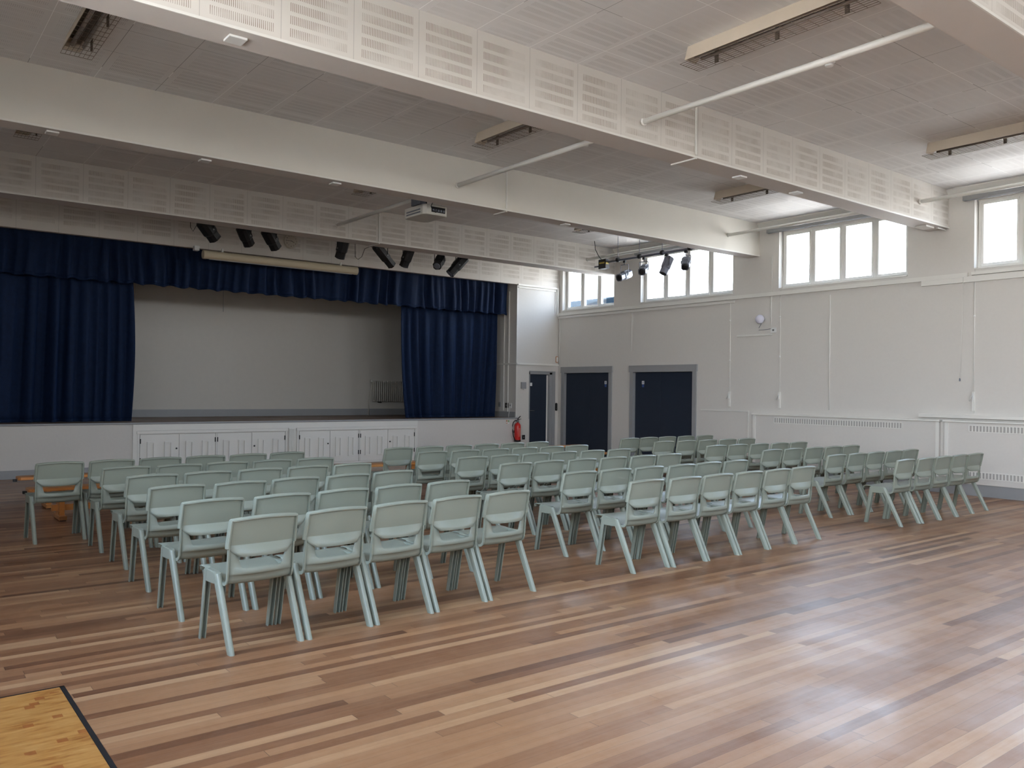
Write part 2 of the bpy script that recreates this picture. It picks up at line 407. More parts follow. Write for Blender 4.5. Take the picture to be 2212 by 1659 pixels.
# double doors on the right wall
def wall_door(idx, y0, y1, seams, sign_y, bottom=0):
    X = XR
    ar = G().box(X-.03, X+.10, y0-.10, y0, 0, 1.99).box(X-.03, X+.10, y1, y1+.10, 0, 1.99)
    ar.box(X-.04, X+.02, y0-.12, y1+.12, 1.99, 2.14)
    root = struct('door_%d' % idx, ar, M_grey); 
    ys = [y0]+seams+[y1]
    for a, b in zip(ys[:-1], ys[1:]):
        lf = G().box(X+.05, X+.09, a+.004, b-.004, .01, 1.98)
        o = lf.obj('door_leaf', M_door, root); bevel(o, .004)
    return root
# openings match the holes minus architrave
wall_door(2, 13.82, 15.38, [14.52], 13.99)
wall_door(3, 11.34, 13.04, [12.28], 12.80)
# side door in the pillar
ar = G().box(12.69, 12.715, YS-.012, YS+.12, 0, 2.0).box(13.34, 13.42, YS-.012, YS+.14, 0, 2.0).box(12.69, 13.42, YS-.012, YS+.12, 1.95, 2.0)
ar.box(13.42, 13.52, YS-.02, YS, 0, 2.03).box(12.69, 13.42, YS-.02, YS-.0121, 2.0, 2.03)
d1 = struct('door_1', ar, M_grey)
bevel(G().box(12.72, 13.29, YS+.05, YS+.09, .01, 1.945).obj('door_leaf', M_door, d1), .004)
G().box(13.292, 13.338, YS+.06, YS+.10, .0, 1.93).obj('door_stop', M_paint, d1)
G().tube([(12.76, YS+.05, 1.06), (12.76, YS+.0, 1.06), (12.87, YS+.0, 1.06)], .008).obj('door_handle', M_steel, d1)
G().box(12.73, 12.82, YS+.035, YS+.05, 1.66, 1.74).obj('door_plate', M_whiteplastic, d1)
# the doorways' lobby side is closed behind the leaves
struct('wall_lobby', G().box(XR+.10, XR+.25, 11.24, 13.14, 0, 1.99).box(XR+.10, XR+.25, 13.72, 15.48, 0, 1.99).box(12.69, 13.42, YS+.125, YS+.14, 0, 2.0), M_door)

def door_sign(y, lab):
    t = thing('door_sign', lab, 'sign', (XR+.049, y, 1.72), group='small notices on the navy doors')
    G().box(-.002, 0, -.035, .035, .002, .075).obj('notice', M_whiteplastic, t)
    G().box(-.002, 0, -.03, .03, -.065, -.004).obj('blue_panel', M_signblue, t)
    # the standing figure on the notice
    gg = G(); gg.box(-.003, -.002, -.008, .008, .018, .042).box(-.003, -.002, -.006, .006, .047, .059).box(-.003, -.002, -.02, .02, .034, .039); gg.obj('pictogram', M_signblue, t)
door_sign(13.99, 'small white and blue notice on the navy door nearest the corner')
door_sign(12.80, 'small white and blue notice on the wider navy double door')

# ------------------------------------------------------------------ cupboards under the stage
def cupboard(x0, x1, label):
    Y = YS-.045
    W = x1-x0
    t = thing('stage_cupboard', label, 'cupboard', ((x0+x1)/2, Y, 0), group='cupboards in the stage front')
    h = W/2; xs = [-h, -h+W*.245, 0-.01, .02+W*.245, h]
    xs = [-h+.02+(W-.04)*k/4 for k in range(5)]
    fr = G().box(-h-.03, h+.03, -.03, 0, .69, .745).box(-h-.02, -h+.015, -.02, 0, 0, .69).box(h-.015, h+.02, -.02, 0, 0, .69).box(-.012, .012, -.022, 0, .03, .69).box(-h, h, -.012, 0, 0, .03)
    bevel(fr.obj('frame', M_paint, t), .004)
    for k in range(4):
        a, b = xs[k]+.006, xs[k+1]-.006
        if k == 1: b -= .012
        if k == 2: a += .012
        g = G().box(a, b, -.016, -.002, .04, .675)
        wd = b-a
        for c in (.27, .72):
            p, q = a+wd*c-.062, a+wd*c+.062
            # raised moulding around a sunk field
            g.box(p, q, -.034, -.016, .525, .548).box(p, q, -.034, -.016, .152, .172).box(p, p+.018, -.034, -.016, .172, .525).box(q-.018, q, -.034, -.016, .172, .525)
        d = g.obj('door', M_paint, t)
        hx = a+.004 if k in (0, 2) else b-.004
        for hz in (.52, .18): G().box(hx-.009, hx+.009, -.024, -.016, hz, hz+.085).obj('hinge', M_dark, d)
        if k in (0, 3) :
            kx = b-.04 if k == 0 else a+.045
            G().lathe([(.002, 0), (.014, .002), (.016, .012), (.010, .018), (.001, .02)], 12).xf(Matrix.Translation((kx, -.016, .42)) @ Matrix.Rotation(pi/2, 4, 'X')).obj('knob', M_dark, d)
    return t
cupboard(3.785, 6.51, 'white panelled cupboard in the stage front beside the navy curtain')
cupboard(6.755, 9.465, 'white panelled cupboard in the stage front nearer the fire extinguisher')
g = G().box(6.56, 6.70, YS-.07, YS-.045, 0, .75)
for k in range(6): g.tube([(6.575+k*.022, YS-.071, .03), (6.575+k*.022, YS-.071, .73)], .008, 6)
tag(g.obj('fluted_pilaster', M_paint), 'white fluted pilaster standing between the two stage cupboards', 'pilaster')
struct('trim_8', G().box(3.69, 3.78, YS-.06, YS-.045, 0, .86).box(3.78, 9.52, YS-.055, YS-.045, .75, .86).box(9.50, 9.52, YS-.05, YS-.045, 0, .86), M_paint)

# ------------------------------------------------------------------ curtains
def fold(x, seed):
    r = random.Random(seed); s = 0
    for k in range(6):
        f = r.uniform(12, 34); s += sin(x*f+r.uniform(0, 6.28)+.8*sin(x*f*.21+k))*r.uniform(.4, 1)
    return s/3
def curtain(name, x0, x1, y, z0, z1, seed, amp, label, top=.35, lean=None, hem=0.0, grow=.5, step=.022, flatbottom=True):
    nx = int((x1-x0)/step); nz = 22; pts = []
    for j in range(nz+1):
        v = j/nz; row = []          # v=0 top
        for i in range(nx+1):
            u = i/nx; x = x0+(x1-x0)*u
            a = amp*(top+(1-top)*min(1, v*1.6+.1))
            f = fold(x+.02*sin(v*3+x*2), seed)
            sharp = math.copysign(abs(f)**.8, f)
            xx = x + (lean(u, v) if lean else 0) + .012*sin(x*40+v*4)
            z = z1+(z0-z1)*v
            if j == nz: z += hem*(sin(x*19)*.5+f*.6)
            row.append((xx-x0, sharp*a, z-z0))
        pts.append(row)
    t = thing(name, label, 'curtain', (x0, y, z0), group='navy stage curtains')
    o = G().grid(pts).obj('cloth', M_velvet, t)
    m = o.modifiers.new('thick', 'SOLIDIFY'); m.thickness = .008
    hb = G().grid([[ (p[0], p[1]-.004, p[2]+dz) for p in pts[-1]] for dz in (.05, .0)]).obj('hem', M_velvet, t)
    m = hb.modifiers.new('thick', 'SOLIDIFY'); m.thickness = .010
    tp = G().tube([(0, 0, z1-z0+.02), (x1-x0, 0, z1-z0+.02)], .015).obj('curtain_rail', M_greymetal, t)
    return t
curtain('stage_curtain', -1.1, 3.74, 16.05, .905, 3.92, 3, .15, 'long navy velvet stage curtain bunched at the left of the stage', lean=lambda u, v: (.05*sin(v*3)-.0)*u**6)
curtain('stage_curtain', 9.31, 12.02, 16.05, .905, 3.92, 11, .13, 'long navy velvet stage curtain hanging beside the white pillar', lean=lambda u, v: (.16*v**2.6*(1-u)**1.5-.10*v**2*u))
curtain('curtain_valance', -1.15, 12.15, 15.84, 3.37, 4.13, 5, .085, 'navy gathered valance hung across the top of the stage opening', hem=.03, top=.5, step=.028)

# ------------------------------------------------------------------ projection screen, its bracket, clock
t = thing('projection_screen', 'cream rolled-up projection screen case hung below the stage header', 'projection screen', (6.37, 15.46, 3.97))
poly = [(cos(a)*.082*(1 if abs(cos(a)) < .9 else .97), sin(a)*.078) for a in [pi/16+k*pi/8 for k in range(16)]]
g = G().prism(poly, 'x', -1.50, 1.50); g.obj('case', M_screen, t)
for s in (-1, 1):
    G().prism([(p*1.06, q*1.06) for p, q in poly], 'x', s*1.50, s*1.56).obj('end_cap', M_screen, t)
    G().box(s*1.2-.02, s*1.2+.02, .02, .18, .08, .10).box(s*1.2-.015, s*1.2+.015, -.01, .02, .06, .14).obj('bracket', M_paint, t)
G().box(-1.45, 1.45, -.02, .01, -.085, -.068).obj('bottom_bar', M_steel, t)
tag(bevel(G().box(-.045, .045, -.06, .06, -.045, .045).obj('motion_sensor', M_whiteplastic, loc=(4.72, 15.56, 4.08)), .01), 'small white sensor box under the header beside the screen case', 'sensor')
t = thing('wall_clock', 'round pale wall clock on the perforated header above the stage', 'clock', (6.565, YS-.001, 4.445))
RX = Matrix.Rotation(pi/2, 4, 'X')
G().lathe([(.02, 0), (.14, 0), (.148, .01), (.145, .03), (.13, .034)], 32).xf(RX).obj('case', M_clock, t)
for k in range(12):
    a = k*pi/6; cu = bpy.data.curves.new('numeral', 'FONT'); cu.body = str(k if k else 12); cu.size = .036; cu.extrude = .0006
    cu.align_x = 'CENTER'; cu.align_y = 'CENTER'; cu.materials.append(M_dark)
    o_ = bpy.data.objects.new('numeral_text', cu); me = bpy.data.meshes.new_from_object(o_); bpy.data.objects.remove(o_)
    o = bpy.data.objects.new('numeral', me); COL.objects.link(o); o.parent = t; o.location = (sin(a)*.103, -.036, cos(a)*.103); o.rotation_euler = (pi/2, 0, 0)
G().box(-.004, .004, -.039, -.037, -.01, .065).xf(Matrix.Rotation(radians(112), 4, 'Y')).obj('hour_hand', M_dark, t)
G().box(-.003, .003, -.041, -.039, -.015, .098).xf(Matrix.Rotation(radians(-88), 4, 'Y')).obj('minute_hand', M_dark, t)

# ------------------------------------------------------------------ radiator at the back of the stage
t = thing('column_radiator', 'old column radiator low on the back wall of the stage', 'radiator', (9.82, YBW-.12, 1.21))
g = G()
for k in range(26):
    x = .03+k*.058
    g.tube([(x, -.05, .02), (x, -.05, .53)], .020, 8).tube([(x, .05, .02), (x, .05, .53)], .022, 8)
g.tube([(.0, .005, .04), (1.52, .005, .04)], .022, 8).tube([(.0, .005, .51), (1.52, .005, .51)], .022, 8)
g.obj('columns', M_stagewall, t)
G().tube([(0, .005, .51), (-.05, .02, .51)], .016).tube([(-.05, .02, .50), (-.05, .02, .56)], .02).obj('valve', M_paint, t)
for x in (.2, 1.2): G().box(x-.02, x+.02, -.03, .10, -.01, .012).obj('bracket', M_dark, t)
tag(G().tube([(0, 0, 0), (0, 0, .32), (.02, -.03, .45), (.06, -.06, .8)], .014).obj('heating_pipe', M_stagewall, loc=(9.75, YBW-.03, .894)), 'thin vertical heating pipe feeding the stage radiator', 'pipe')
tag(G().tube([(0, 0, 0), (0, 0, HC-3.17)], .006).obj('pull_rod', M_grey, loc=(6.05, YBW-.3, 3.17)), 'thin rod hanging below the valance before the stage back wall', 'rod')

# ------------------------------------------------------------------ fire extinguisher and wall fittings by the stage
t = thing('fire_extinguisher', 'red fire extinguisher with black hose mounted on the stage front', 'fire extinguisher', (12.245, YS-.14, .33))
G().lathe([(.02, .012), (.072, .014), (.076, .03), (.076, .36), (.070, .40), (.045, .435), (.025, .445), (.02, .46)], 28).obj('cylinder', M_red, t)
G().lathe([(.01, 0), (.080, 0), (.080, .035), (.077, .04)], 28).obj('base_ring', M_dark, t)
G().lathe([(.01, .455), (.028, .455), (.03, .49), (.02, .51), (.005, .512)], 16).obj('valve', M_steel, t)
G().box(-.012, .012, -.02, .012, .50, .512).prism([(.0, .505), (.10, .53), (.105, .54), (.0, .52)], 'y', -.01, .01).prism([(.0, .52), (.085, .60), (.075, .61), (-.01, .535)], 'y', -.01, .01).obj('squeeze_handle', M_dark, t)
G().tube([(-.02, 0, .50), (-.08, 0, .50), (-.13, 0, .46), (-.155, 0, .38), (-.155, 0, .26), (-.13, 0, .14), (-.09, 0, .06), (-.07, 0, .03)], .011, 8).obj('hose', M_rubber, t)
g = G()
for k in range(7): g.box(-.03, .035, -.0785, -.0765, .30-k*.03, .312-k*.03)
g.obj('instruction_label', M_label, t)
G().box(-.05, .05, .076, .10, .20, .26).obj('bracket', M_dark, t)
t = thing('fire_notice', 'small red and white fire notice beside the extinguisher', 'sign', (12.01, YS-.046, .80))
G().box(-.05, .055, -.003, 0, -.05, .05).obj('plate', M_whiteplastic, t)
G().box(-.045, -.0, -.004, -.003, -.045, .045).obj('red_panel', M_orange, t)
G().box(-.035, -.012, -.005, -.004, -.03, .0).tube([(-.02, -.0045, 0), (-.02, -.0045, .02), (-.01, -.0045, .03)], .002, 5).obj('pictogram', M_whiteplastic, t)
G().box(.01, .05, -.004, -.003, -.01, .04).obj('green_panel', simple('notice_green', srgb(150, 180, 130), .5), t)
def socket(loc, w_, h_, mat, label, axis='y', name='wall_socket', cat='socket', extra=True, group=None):
    t = thing(name, label, cat, loc, group=group)
    g = G().box(-w_/2, w_/2, -.012, 0, -h_/2, h_/2)
    g2 = G().box(-w_*.16, w_*.16, -.016, -.012, -h_*.16, h_*.16)
    if axis == 'x':
        R = Matrix.Rotation(-pi/2, 4, 'Z'); g.xf(R); g2.xf(R)
    bevel(g.obj('plate', mat, t), .003)
    if extra: g2.obj('switch', M_steel if mat is not M_steel else M_dark, t)
    return t
socket((12.50, YS-.046, .42), .085, .11, M_dark, 'small black wall socket to the right of the extinguisher')
socket((12.40, YS-.046, .25), .13, .06, M_steel, 'low steel double socket beneath the extinguisher')
socket((12.299, 16.0, 1.18), .12, .12, M_dark, 'black square socket on the stage reveal beside the curtain', 'x')
socket((12.299, 15.85, 1.18), .09, .12, M_whiteplastic, 'white socket with a cable on the stage reveal', 'x')
socket((12.299, 16.29, 1.2), .09, .12, M_grey, 'grey switch plate on the stage reveal half behind the curtain', 'x', name='switch_plate', cat='switch')
tag(G().tube([(0, 0, 0), (-.012, .01, -.1), (-.015, .03, -.2), (-.015, .035, -.28)], .007).obj('power_cable', M_whiteplastic, loc=(12.28, 15.85, 1.17)), 'white cable dropping from the white socket to the stage floor', 'cable')
t = thing('access_box', 'grey control box on the pillar beside the narrow door', 'control box', (12.50, YS-.001, 1.67))
bevel(G().box(-.07, .07, -.05, 0, -.08, .08).obj('casing', M_grey, t), .006); G().box(-.0, .05, -.04, -.01, -.105, -.08).obj('gland', M_paint, t)
t = thing('card_reader', 'black pill-shaped reader between the narrow door and the corner', 'card reader', (13.565, YS-.001, 1.15))
pill = [(cos(a)*.028, .07+sin(a)*.028) for a in [k*pi/8 for k in range(9)]]+[(cos(a)*.028, -.07+sin(a)*.028) for a in [pi+k*pi/8 for k in range(9)]]
G().prism(pill, 'y', -.022, 0).obj('casing', M_rubber, t); G().box(-.006, .006, -.024, -.022, -.05, -.04).obj('keyhole', M_steel, t)
t = thing('alarm_sounder', 'small faded orange fitting in the corner above the navy doors', 'alarm', (13.57, YS-.001, 2.33))
pl = [(p*1.3, q*.85) for p, q in pill]
G().prism(pl, 'y', -.02, 0).obj('casing', M_orange, t); G().prism([(p*.7, q*.75) for p, q in pl], 'y', -.026, -.02).obj('cover', M_paint, t)

# ------------------------------------------------------------------ ceiling lights with wire guards
LG = 'wire-guarded ceiling lights'
def ceiling_light(x, y, L, label):
    t = thing('ceiling_light', label, 'ceiling light', (x, y, HC), group=LG)
    b = G().prism([(-.09, -.001), (-.13, -.14), (-.122, -.14), (-.082, -.012), (.09, -.012), (.09, -.001)], 'y', -L/2, L/2)
    b.prism([(-.09, -.001), (-.13, -.14), (.02, -.14), (.06, -.09), (.09, -.001)], 'y', -L/2, -L/2+.02)
    b.prism([(-.09, -.001), (-.13, -.14), (.02, -.14), (.06, -.09), (.09, -.001)], 'y', L/2-.02, L/2)
    bevel(b.obj('casing', M_cream, t), .003)
    G().box(-.075, .085, -L/2+.03, L/2-.03, -.03, -.0125).box(-.012, .022, -L/2+.03, L/2-.03, -.07, -.03).obj('spine', M_brown, t)
    for s in (-.055, .045): G().tube([(s, -L/2+.06, -.10), (s, L/2-.06, -.10)], .019, 10).obj('lamp_tube', M_tube, t)
    g = G(); w_ = .135
    for k in range(8): 
        xx = -w_+2*w_*k/7; g.tube([(xx, -L/2-.05, -.165), (xx, L/2+.05, -.165)], .0022, 4)
    n = int(L/.1)
    for k in range(n+1):
        yy = -L/2-.05+(L+.1)*k/n; g.tube([(-w_, yy, -.165), (w_, yy, -.165)], .0022, 4)
    g.obj('wire_guard', M_guard, t)
    for yy in (-L*.38, 0, L*.38): G().box(.075, .09, yy-.018, yy+.018, -.17, -.031).obj('strap', M_brown, t)
    return t
cols3 = [(1.50, 'column nearest the blue curtain side'), (6.13, 'middle column'), (10.93, 'column beside the high windows')]
LB = {(0, 0): None}
ceiling_light(6.20, 4.33, 1.74, 'guarded cream ceiling light nearest the camera, beside the long white pipe')
ceiling_light(10.95, 4.33, 1.74, 'guarded ceiling light at the right edge, above the nearest high window')
ceiling_light(1.52, 7.86, 1.74, 'guarded ceiling light at the top left between the two nearest beams')
ceiling_light(6.20, 7.78, 1.74, 'guarded ceiling light in the centre, half behind the perforated beam')
ceiling_light(10.98, 7.78, 1.74, 'guarded ceiling light before the four-pane window, in the second bay')
ceiling_light(1.54, 11.25, 1.66, 'small guarded ceiling light at far left behind the plain beam')
ceiling_light(6.24, 11.25, 1.66, 'guarded ceiling light beside the projector, half behind the plain beam')
ceiling_light(11.02, 11.25, 1.66, 'farthest guarded ceiling light, near the grey spotlights')

# ------------------------------------------------------------------ white pipes along the ceiling
def hpipe(x, z, y0, y1, r, label):
    t = thing('ceiling_pipe', label, 'pipe', (x, y0, z), group='white pipes running along the hall')
    G().tube([(0, 0, 0), (0, y1-y0, 0)], r, 12).obj('pipe', M_paint, t)
    for yy in (.02, y1-y0-.02): G().lathe([(r, -.012), (r*1.35, -.012), (r*1.35, .012), (r, .012)], 12).xf(Matrix.Translation((0, yy, 0)) @ RX).obj('collar', M_paint, t)
hpipe(6.53, 4.45, 2.86, 6.17, .030, 'long white pipe crossing the nearest bay beside the smoke detector')
hpipe(6.55, 4.44, 6.50, 9.74, .030, 'white pipe in the second bay ending on the plain beam')
hpipe(6.60, 4.47, 10.01, 13.66, .030, 'white pipe in the far bay left of the projector')
hpipe(12.64, 4.51, 2.86, 6.17, .030, 'white pipe before the window at the right edge')
hpipe(12.64, 4.50, 6.50, 9.74, .030, 'white pipe before the four-pane window')
hpipe(12.72, 4.51, 10.01, 13.66, .030, 'white pipe above the grey spotlights')

def smoke(x, y, label):
    t = thing('smoke_detector', label, 'smoke detector', (x, y, HC), group='smoke detectors')
    G().lathe([(.055, -.001), (.055, -.02), (.048, -.028), (.03, -.03)], 20).obj('base', M_whiteplastic, t)
    G().lathe([(.035, -.03), (.042, -.045), (.038, -.058), (.01, -.062)], 20).obj('head', M_whiteplastic, t)
smoke(7.44, 4.53, 'white smoke detector on the nearest ceiling bay')
smoke(7.44, 8.05, 'white smoke detector beside the pipe in the second bay')

# conduits down the beam faces and under the soffits
def beam_conduit(x, y, z, d, label):
    g = G().box(-.012, .012, -.022, -.0125, .03, HC-z).box(-.012, .012, -.02, d+.02, -.016, -.001)
    tag(g.obj('conduit', M_paint, loc=(x, y, z)), label, 'conduit', 'white conduits over the beams')
beam_conduit(7.40, 6.17, 4.225, .33, 'white conduit wrapping the nearest perforated beam')
beam_conduit(7.42, 9.74, 4.205, .27, 'white conduit wrapping the plain middle beam')
beam_conduit(7.45, 13.66, 4.25, .36, 'white conduit wrapping the perforated beam before the stage')
# square cover plates under beams
def plate(x, y, z, s, label):
    o = bevel(G().box(-s/2, s/2, -s/2, s/2, -.02, -.001).obj('cover_plate', M_whiteplastic, loc=(x, y, z)), .004)
    tag(o, label, 'cover plate', 'square cover plates under the beams')
for x, y, z, s, lb in [(2.19, 6.33, 4.225, .14, 'largest square cover plate, under the near beam at upper left'), (8.46, 6.35, 4.225, .13, 'square cover plate under the near beam past its conduit'),
                       (9.68, 6.36, 4.225, .13, 'square cover plate under the near beam above the four-pane window'), (1.49, 9.85, 4.205, .12, 'square cover plate under the plain beam at far left'),
                       (3.08, 9.88, 4.205, .12, 'square cover plate under the plain beam, second from the left'), (4.74, 9.88, 4.205, .12, 'square cover plate under the plain beam left of the projector'),
                       (8.72, 9.88, 4.205, .12, 'square cover plate under the plain beam right of its conduit')]:
    plate(x, y, z, s, lb)
t = thing('beam_sensor', 'slim white sensor under the window end of the near beam', 'sensor', (13.15, 6.33, 4.225))
bevel(G().box(-.13, .13, -.09, .09, -.03, -.001).obj('casing', M_paint, t), .006); G().box(.16, .45, -.13, -.11, -.03, -.012).obj('bar', M_paint, t)

# ------------------------------------------------------------------ blinds above the right windows
for (a, b, lb) in [(6.52, 9.53, 'grey rolled blind above the four-pane window'), (2.9, 5.93, 'grey rolled blind above the window at the right edge'), (10.02, 13.0, 'grey rolled blind above the window behind the spotlights')]:
    t = thing('roller_blind', lb, 'blind', (XR-.05, a, 4.675), group='rolled blinds over the high windows')
    bevel(G().box(-.035, .049, 0, b-a, -.058, .058).obj('cassette', M_grey, t), .008)
    G().box(-.01, .0, .03, b-a-.03, -.070, -.0585).obj('bottom_bar', M_grey, t)
    G().box(-.038, -.0351, .05, b-a-.05, .046, .054).obj('seam_strip', M_paint, t)

# ------------------------------------------------------------------ cords, conduits and fittings on the right wall
def wall_run(name, y, z0, z1, label, cat, knots=(), cleat=None, r=.008, tassel=None):
    t = thing(name, label, cat, (XR, y, z0))
    G().tube([(-r, 0, 0), (-r, 0, z1-z0)], r, 6).obj('run', M_paint, t)
    for k in knots: G().lathe([(.004, -.018), (.013, -.01), (.013, .01), (.004, .018)], 8, (-.014, 0, k-z0)).obj('clip', M_whiteplastic, t)
    if cleat:
        G().box(-.03, -.002, -.02, .02, cleat-z0-.30, cleat-z0).obj('back_plate', M_paint, t)
        G().prism([(-.05, cleat-z0-.02), (-.032, cleat-z0-.05), (-.032, cleat-z0-.12), (-.05, cleat-z0-.15)], 'y', -.008, .008).obj('cleat', M_whiteplastic, t)
        G().tube([(-.04, 0, cleat-z0-.03), (-.045, .03, cleat-z0-.09), (-.045, .05, cleat-z0-.15)], .005, 6).obj('cord_end', M_whiteplastic, t)
    return t
wall_run('conduit', 13.11, 2.47, 3.34, 'white conduit drop between the two corner windows', 'conduit')
wall_run('blind_cord', 10.40, 1.26, 3.41, 'white blind cord with cleat beside the wide navy doors', 'cord', (3.0, 2.2), 1.58)
wall_run('blind_cord', 9.25, 1.25, 3.55, 'white blind cord with cleat beside the round wall speaker', 'cord', (3.0, 2.25), 1.58, r=.006)
wall_run('conduit', 8.225, 1.27, 3.34, 'long plain conduit down the middle of the window wall', 'conduit', r=.010)
wall_run('blind_cord', 5.765, 1.28, 3.55, 'white blind cord with cleat below the window at the right edge', 'cord', (2.8,), 1.62, r=.006)
t = thing('blind_cord', 'loose thin cord with dark toggle hanging from the rail', 'cord', (XR-.05, 5.93, 1.80))
G().tube([(0, .03, .03), (0, .02, .3), (0, 0, .9), (0, -.01, 1.62)], .0035, 5).obj('cord', M_paint, t); G().lathe([(.004, 0), (.012, .01), (.010, .04), (.003, .05)], 8, (0, .03, -.02)).obj('toggle', M_greymetal, t)
wall_run('conduit', 15.58, 2.2, 3.36, 'white conduit in the corner above the navy doors', 'conduit', r=.012)
wall_run('conduit', 9.45, 2.78, 3.41, 'short conduit dropping to the white socket beside the speaker', 'conduit', r=.012)
wall_run('conduit', 9.44, 3.49, 4.19, 'short conduit between the two corner-side windows, above the rail', 'conduit', r=.012)
tag(bevel(G().box(-.03, 0, -.40, .40, -.018, .018).obj('wall_trunking', M_paint, loc=(XR, 9.83, 2.68)), .004), 'short horizontal white trunking below the round wall speaker', 'trunking')
t = thing('wall_speaker', 'round white wall speaker on the window wall', 'speaker', (XR, 9.62, 2.975))
G().lathe([(.02, 0), (.03, .06), (.06, .08), (.085, .11), (.088, .14), (.07, .18), (.03, .198), (.002, .2)], 24).xf(Matrix.Rotation(-pi/2, 4, 'Y')).obj('dome', simple('lilac_white', srgb(222, 222, 238), .4), t)
G().tube([(-.05, 0, -.03), (-.03, .05, -.10), (-.02, .10, -.16)], .005, 6).tube([(-.02, .10, -.20), (-.02, .0, -.20), (-.02, -.17, -.19)], .005, 6).obj('lead', M_greymetal, t)
socket((XR-.001, 9.40, 2.76), .12, .10, M_whiteplastic, 'white socket beside the round wall speaker', 'x')
# skirting box, convector panels and grilles
struct('trim_9', G().box(XR-.02, XR, 9.94, 11.12, 1.185, 1.20).box(XR-.02, XR, 9.94, 9.955, 0.18, 1.185), M_paint)
def convector(y0, y1, zt, g0, g1, label):
    t = thing('convector_panel', label, 'heater casing', (XR-.002, (y0+y1)/2, .18), group='heater casings along the window wall')
    h = (y1-y0)/2; H = zt-.18
    c = G().box(-.05, 0, -h, h, .0, H-.03); bevel(c.obj('casing', M_wall, t), .004)
    bevel(G().box(-.09, 0, -h-.02, h+.02, H-.03, H).obj('top_ledge', M_paint, t), .006)
    for e in (-h, h-.05): G().box(-.065, -.05, e, e+.05, 0, H-.03).obj('edge_strip', M_paint, t)
    yc = (y0+y1)/2
    for za, zb, nm in ((.99-.18, 1.10-.18, 'upper_grille'), (.27-.18, .38-.18, 'lower_grille')):
        gr = G().box(-.062, -.05, g0-yc, g1-yc, za, za+.012).box(-.062, -.05, g0-yc, g1-yc, zb-.012, zb)
        n = int((g1-g0)/.048); 
        for k in range(n+1):
            y = g0-yc+(g1-g0)*k/n; gr.box(-.062, -.05, y-.009, y+.009, za+.012, zb-.012)
        o = gr.obj(nm, M_paint, t)
        G().box(-.0515, -.0502, g0-yc+.01, g1-yc-.01, za+.01, zb-.01).obj('grille_back', M_slot, o)
convector(6.27, 9.80, 1.165, 6.87, 9.33, 'long white heater casing below the four-pane window')
convector(2.3, 6.18, 1.165, 2.9, 5.81, 'white heater casing running out of the right edge')
struct('trim_10', G().box(XR-.10, XR, YB, 6.58, 1.20, 1.25), M_paint)

# ------------------------------------------------------------------ projector
t = thing('ceiling_projector', 'pale projector hanging from the ceiling behind the plain beam', 'projector', (6.62, 10.70, 4.135))
body = [(-.21, -.26), (-.16, -.30), (.18, -.30), (.215, -.26), (.215, .24), (.15, .30), (-.16, .30), (-.21, .25)]
b = G().prism(body, 'z', 0, .15); bevel(b.obj('casing', M_proj, t), .012)
G().box(-.08, .16, -.303, -.298, .04, .12).obj('connector_panel', M_dark, t)
gg = G()
for k in range(5): gg.box(-.06+k*.045, -.035+k*.045, -.312, -.303, .055, .085)
gg.obj('plugs', M_greymetal, t)
G().box(-.213, -.2101, -.2, .2, .03, .05).box(-.213, -.2101, -.2, .2, .07, .09).obj('side_vents', M_greymetal, t)
G().tube([(0, 0, .15), (0, 0, .70)], .025, 10).box(-.12, .12, -.12, .12, .15, .165).box(-.08, .08, -.08, .08, .69, .705).obj('mount_pole', M_dark, t)
G().box(-.19, -.09, -.16, .10, .17, .40).obj('mount_arm', M_greymetal, t)
G().tube([(.0, -.31, .07), (-.02, -.36, .0+.03), (-.06, -.38, .02), (-.11, -.37, .05), (-.12, -.35, .11), (-.08, -.32, .16), (-.03, -.28, .2), (0, -.1, .3)], .006, 6).obj('cable_loop', M_rubber, t)
G().lathe([(.05, 0), (.05, .03), (.03, .032)], 16).xf(Matrix.Translation((.05, .30, .08)) @ Matrix.Rotation(-pi/2, 4, 'X')).obj('lens', M_dark, t)

